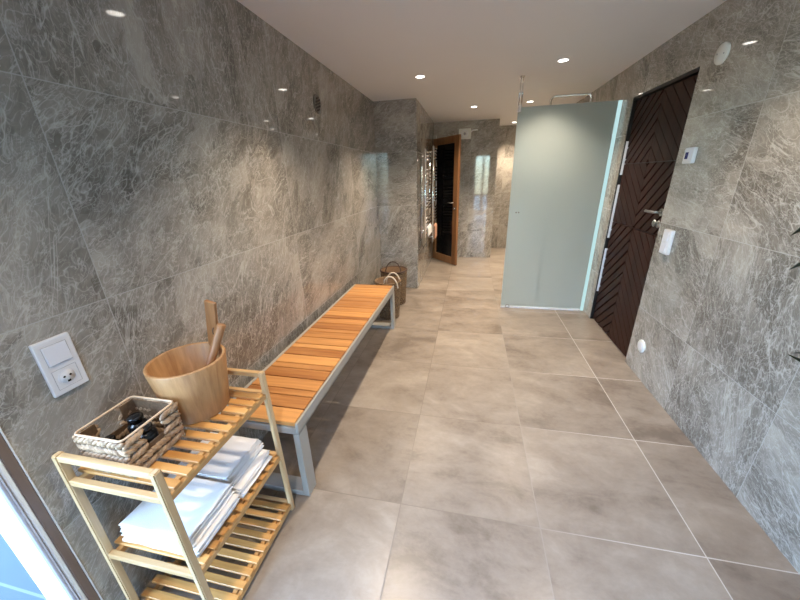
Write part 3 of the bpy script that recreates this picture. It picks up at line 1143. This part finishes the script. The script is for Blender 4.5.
for s in (-0.010, 0.014):
    add_cyl(b, (0.465 + s, gy + 0.001, 1.03), (0.465 + s, gy - 0.006, 1.03), 0.007, 16)
obj('glass_stud', b, 'steel', sc_)
b = BM()
add_tube(b, [(0.455 + 0.020 * math.cos(a), gy - 0.014, 0.022 + 0.018 * math.sin(a)) for a in [2 * PI * k / 20 for k in range(20)]], 0.0035, 8, closed=True)
obj('foot_ring', b, 'steel', sc_)

# shower pipe arch rising behind the screen
py = 3.86
b = BM()
PX0, PX1, PZ = 0.722, 1.085, 2.045
pts = [(PX0, py, 1.05), (PX0, py, PZ)]
for k in range(1, 6):
    a = PI - PI / 2 * k / 5
    pts.append((PX0 + 0.04 + 0.04 * math.cos(a), py, PZ + 0.04 * math.sin(a)))
for k in range(0, 6):
    a = PI / 2 - PI / 2 * k / 5
    pts.append((PX1 - 0.04 + 0.04 * math.cos(a), py, PZ + 0.04 * math.sin(a)))
pts.append((PX1, py, 1.05))
t = thing('towel_arch', 'chrome pipe arch showing above the frosted shower screen', 'pipe', (0.91, py, 0))
add_tube(b, pts, 0.011, 12)
obj('pipe', b, 'chrome', t)
b = BM()
for x in (PX0, PX1):
    add_cyl(b, (x, py, 0.001), (x, py, 1.06), 0.011, 12)
    add_cyl(b, (x, py, 0.0005), (x, py, 0.010), 0.03, 20)
obj('stand_pipe', b, 'chrome', t)

# ================================================================== END WALL FAN
fx, fz = -0.137, 2.010
t = thing('extractor_fan', 'square white extractor fan high on the end wall', 'fan', (fx, YE, fz))
b = BM()
add_box(b, (fx - 0.095, YE - 0.03, fz - 0.075), (fx + 0.095, YE - 0.0003, fz + 0.075), 0.006, 2)
obj('housing', b, 'off_white', t)
b = BM()
add_tube(b, [(fx + 0.045 * math.cos(a), YE - 0.032, fz + 0.045 * math.sin(a)) for a in [2 * PI * k / 28 for k in range(28)]], 0.012, 8, closed=True)
obj('fan_ring', b, 'white', t)
b = BM()
add_cyl(b, (fx, YE - 0.030, fz), (fx, YE - 0.036, fz), 0.020, 20)
obj('fan_hub', b, 'seam', t)
b = BM()
add_tube(b, [(fx + 0.09, YE - 0.012, fz + 0.02), (fx + 0.12, YE - 0.012, fz + 0.045), (fx + 0.20, YE - 0.012, fz + 0.048)], 0.008, 8)
obj('cable', b, 'white', t)

# ================================================================== TOWEL RADIATORS
def radiator(ya, yb, z0, z1, label):
    xr = CX + 0.075
    t = thing('towel_radiator', label, 'towel radiator', (CX, (ya + yb) / 2, z0), 'chrome ladder radiators')
    for yy in (ya, yb):
        bb = BM()
        add_cyl(bb, (xr, yy, z0), (xr, yy, z1), 0.014, 14)
        obj('upright', bb, 'chrome', t)
    z = z0 + 0.05
    k = 0
    while z < z1 - 0.03:
        bb = BM()
        add_cyl(bb, (xr + 0.012, ya, z), (xr + 0.012, yb, z), 0.010, 10)
        obj('rung', bb, 'chrome', t)
        k += 1
        z += 0.045 if k % 5 else 0.11
    for yy in (ya, yb):
        for zz in (z0 + 0.08, z1 - 0.08):
            bb = BM()
            add_cyl(bb, (CX + 0.0003, yy, zz), (xr, yy, zz), 0.008, 10)
            obj('bracket', bb, 'chrome', t)
radiator(4.17, 4.66, 0.66, 1.70, 'chrome ladder towel radiator nearest, on the side of the pier')
radiator(5.08, 5.56, 0.42, 1.80, 'added chrome ladder next to the sauna door, standing in for a reflection')  # added ladder in place of the nearest radiator's mirror image in glass
def draped(y0, y1, zt, zl, mat, label, name):
    xr = CX + 0.087
    bb = BM()
    prof = [(xr + 0.026, zl), (xr + 0.025, zt - 0.03), (xr + 0.020, zt), (xr + 0.012, zt + 0.014), (xr - 0.004, zt + 0.017)]
    inner = [(xr - 0.004, zt + 0.0112), (xr + 0.009, zt + 0.009), (xr + 0.013, zt), (xr + 0.016, zt - 0.03), (xr + 0.017, zl)]
    add_prism(bb, [(q[0], y0, q[1]) for q in prof + inner], (0, y1 - y0, 0))
    single(name, bb, mat, label, 'towel', (xr, (y0 + y1) / 2, zl))
draped(4.25, 4.62, 0.755, 0.655, 'towel', 'white hand towel over the lowest rungs of the nearest radiator', 'hand_towel')
draped(5.12, 5.40, 0.66, 0.47, 'peach', 'peach hand towel hanging low on the farther stand-in radiator', 'hand_towel')

# ================================================================== FLOOR BASKETS BEHIND THE BENCH
def floor_basket(x, y, r0, r1, h, label, mat, handles):
    t = thing('wicker_basket', label, 'basket', (x, y, 0.0), 'wicker baskets behind the bench')
    bb = BM()
    rows = int(h / 0.026)
    for rw in range(rows):
        f = (rw + 0.5) / rows
        rr = r0 + (r1 - r0) * f
        nk = 26
        for k in range(nk):
            a = 2 * PI * (k + 0.5 * (rw % 2)) / nk
            out = Vector((math.cos(a), math.sin(a), 0))
            tg = Vector((-math.sin(a), math.cos(a), 0))
            tl = 0.3 if rw % 2 else -0.3
            add_lump(bb, Vector((x, y, 0.0)) + out * rr + Vector((0, 0, h * f)), tg * math.cos(tl) + zv * math.sin(tl), out, zv * math.cos(tl) - tg * math.sin(tl), rr * PI / nk * 1.15, 0.006, h / rows * 0.5, 6, 4)
    obj('woven_body', bb, mat, t)
    bb = BM()
    add_lathe(bb, [(0, 0.002), (r0 - 0.006, 0.002), (r1 - 0.006, h), (r1 - 0.012, h), (r0 - 0.012, 0.01), (0, 0.01)], (x, y, 0), seg=30)
    obj('inner_wall', bb, 'lining', t)
    bb = BM()
    add_tube(bb, [(x + r1 * math.cos(a), y + r1 * math.sin(a), h) for a in [2 * PI * k / 32 for k in range(32)]], 0.010, 8, closed=True)
    obj('rim', bb, 'leather' if handles != 'rope' else mat, t)
    if handles == 'rope':
        for (dy, lean) in ((-0.075, -0.02), (0.045, 0.0)):
            bb = BM()
            pp = []
            for k in range(15):
                a = PI * k / 14
                pp.append((x + 0.045 + 0.075 * math.cos(a), y + dy + lean * math.sin(a), h - 0.05 + 0.125 * math.sin(a)))
            add_tube(bb, pp, 0.007, 8)
            obj('rope_handle', bb, 'rope', t)
    else:
        bb = BM()
        pp = [(x + 0.09 * math.cos(PI * k / 14), y - 0.02, h - 0.03 + 0.13 * math.sin(PI * k / 14)) for k in range(15)]
        add_tube(bb, pp, 0.006, 8)
        obj('arch_handle', bb, 'leather', t)
    return t
floor_basket(-0.795, 3.08, 0.100, 0.130, 0.40, 'woven basket with ivory rope handles at the far end of the bench', 'wicker', 'rope')
floor_basket(-0.830, 3.50, 0.125, 0.150, 0.40, 'dark rimmed wicker basket standing behind the rope handled basket', 'wicker', 'arch')

# ================================================================== PLANT (only leaf tips enter the frame)
pb = Vector((1.03, 0.62, 0))
t = thing('potted_plant', 'dark leaved plant whose pointed leaf tips reach in at the right edge', 'plant', pb)
b = BM()
add_lathe(b, [(0, 0.0), (0.105, 0.0), (0.112, 0.004), (0.140, 0.27), (0.146, 0.272), (0.146, 0.30), (0.134, 0.30), (0.130, 0.25), (0, 0.25)], pb, seg=36)
obj('pot', b, 'pot', t)
b = BM()
add_lathe(b, [(0, 0.262), (0.128, 0.251)], pb, seg=24)
obj('soil', b, 'soil', t)
b = BM()
add_tube(b, [pb + Vector((0, 0, 0.25)), pb + Vector((0.01, 0.0, 0.7)), pb + Vector((0.02, 0.01, 1.22))], [0.014, 0.012, 0.009], 10)
obj('stem', b, 'stem', t)
def leaf(a, c, wid, lift):
    bb = BM()
    a, c = Vector(a), Vector(c)
    n = 16
    tdir = (c - a).normalized()
    sidev = tdir.cross(Vector((0, 0, 1))).normalized()
    rows_ = []
    for i in range(n + 1):
        f = i / n
        q = a + (c - a) * f + Vector((0, 0, lift * math.sin(PI * f)))
        f = min(f, 1.0)
        ww = wid * max(0.04, min(1.0, 0.35 + 2 * f, ((1 - f) * (c - a).length / 0.075) ** 0.75))
        rows_.append((bb.verts.new(q - sidev * ww + Vector((0, 0, ww * 0.35))), bb.verts.new(q), bb.verts.new(q + sidev * ww + Vector((0, 0, ww * 0.35)))))
    for r0_, r1_ in zip(rows_[:-1], rows_[1:]):
        for j in (0, 1):
            bb.faces.new((r0_[j], r0_[j + 1], r1_[j + 1], r1_[j])).smooth = True
    geo = bmesh.ops.solidify(bb, geom=list(bb.faces), thickness=0.0012)
    obj('leaf', bb, 'leaf', t)
top = pb + Vector((0.02, 0.01, 1.22))
leaf(top, (1.10, 1.384, 1.167), 0.020, 0.16)
leaf(top - Vector((0, 0, 0.04)), (1.13, 1.33, 1.118), 0.018, 0.10)
leaf(top - Vector((0, 0, 0.10)), (1.10, 1.339, 1.057), 0.021, 0.14)
leaf(pb + Vector((0.012, 0.005, 0.80)), (1.10, 1.213, 0.797), 0.017, 0.10)
leaf(pb + Vector((0.012, 0.005, 0.76)), (1.10, 1.224, 0.787), 0.016, 0.02)
for k, (dx, dy, dz) in enumerate(((0.15, -0.5, 0.15), (-0.10, -0.55, 0.05), (0.05, -0.4, 0.4), (0.16, -0.25, 0.42), (0.14, 0.1, 0.5), (-0.05, -0.3, -0.2), (0.15, -0.45, -0.25))):
    leaf(top - Vector((0, 0, 0.03 * k)), top + Vector((dx, dy, dz)), 0.016, 0.06)
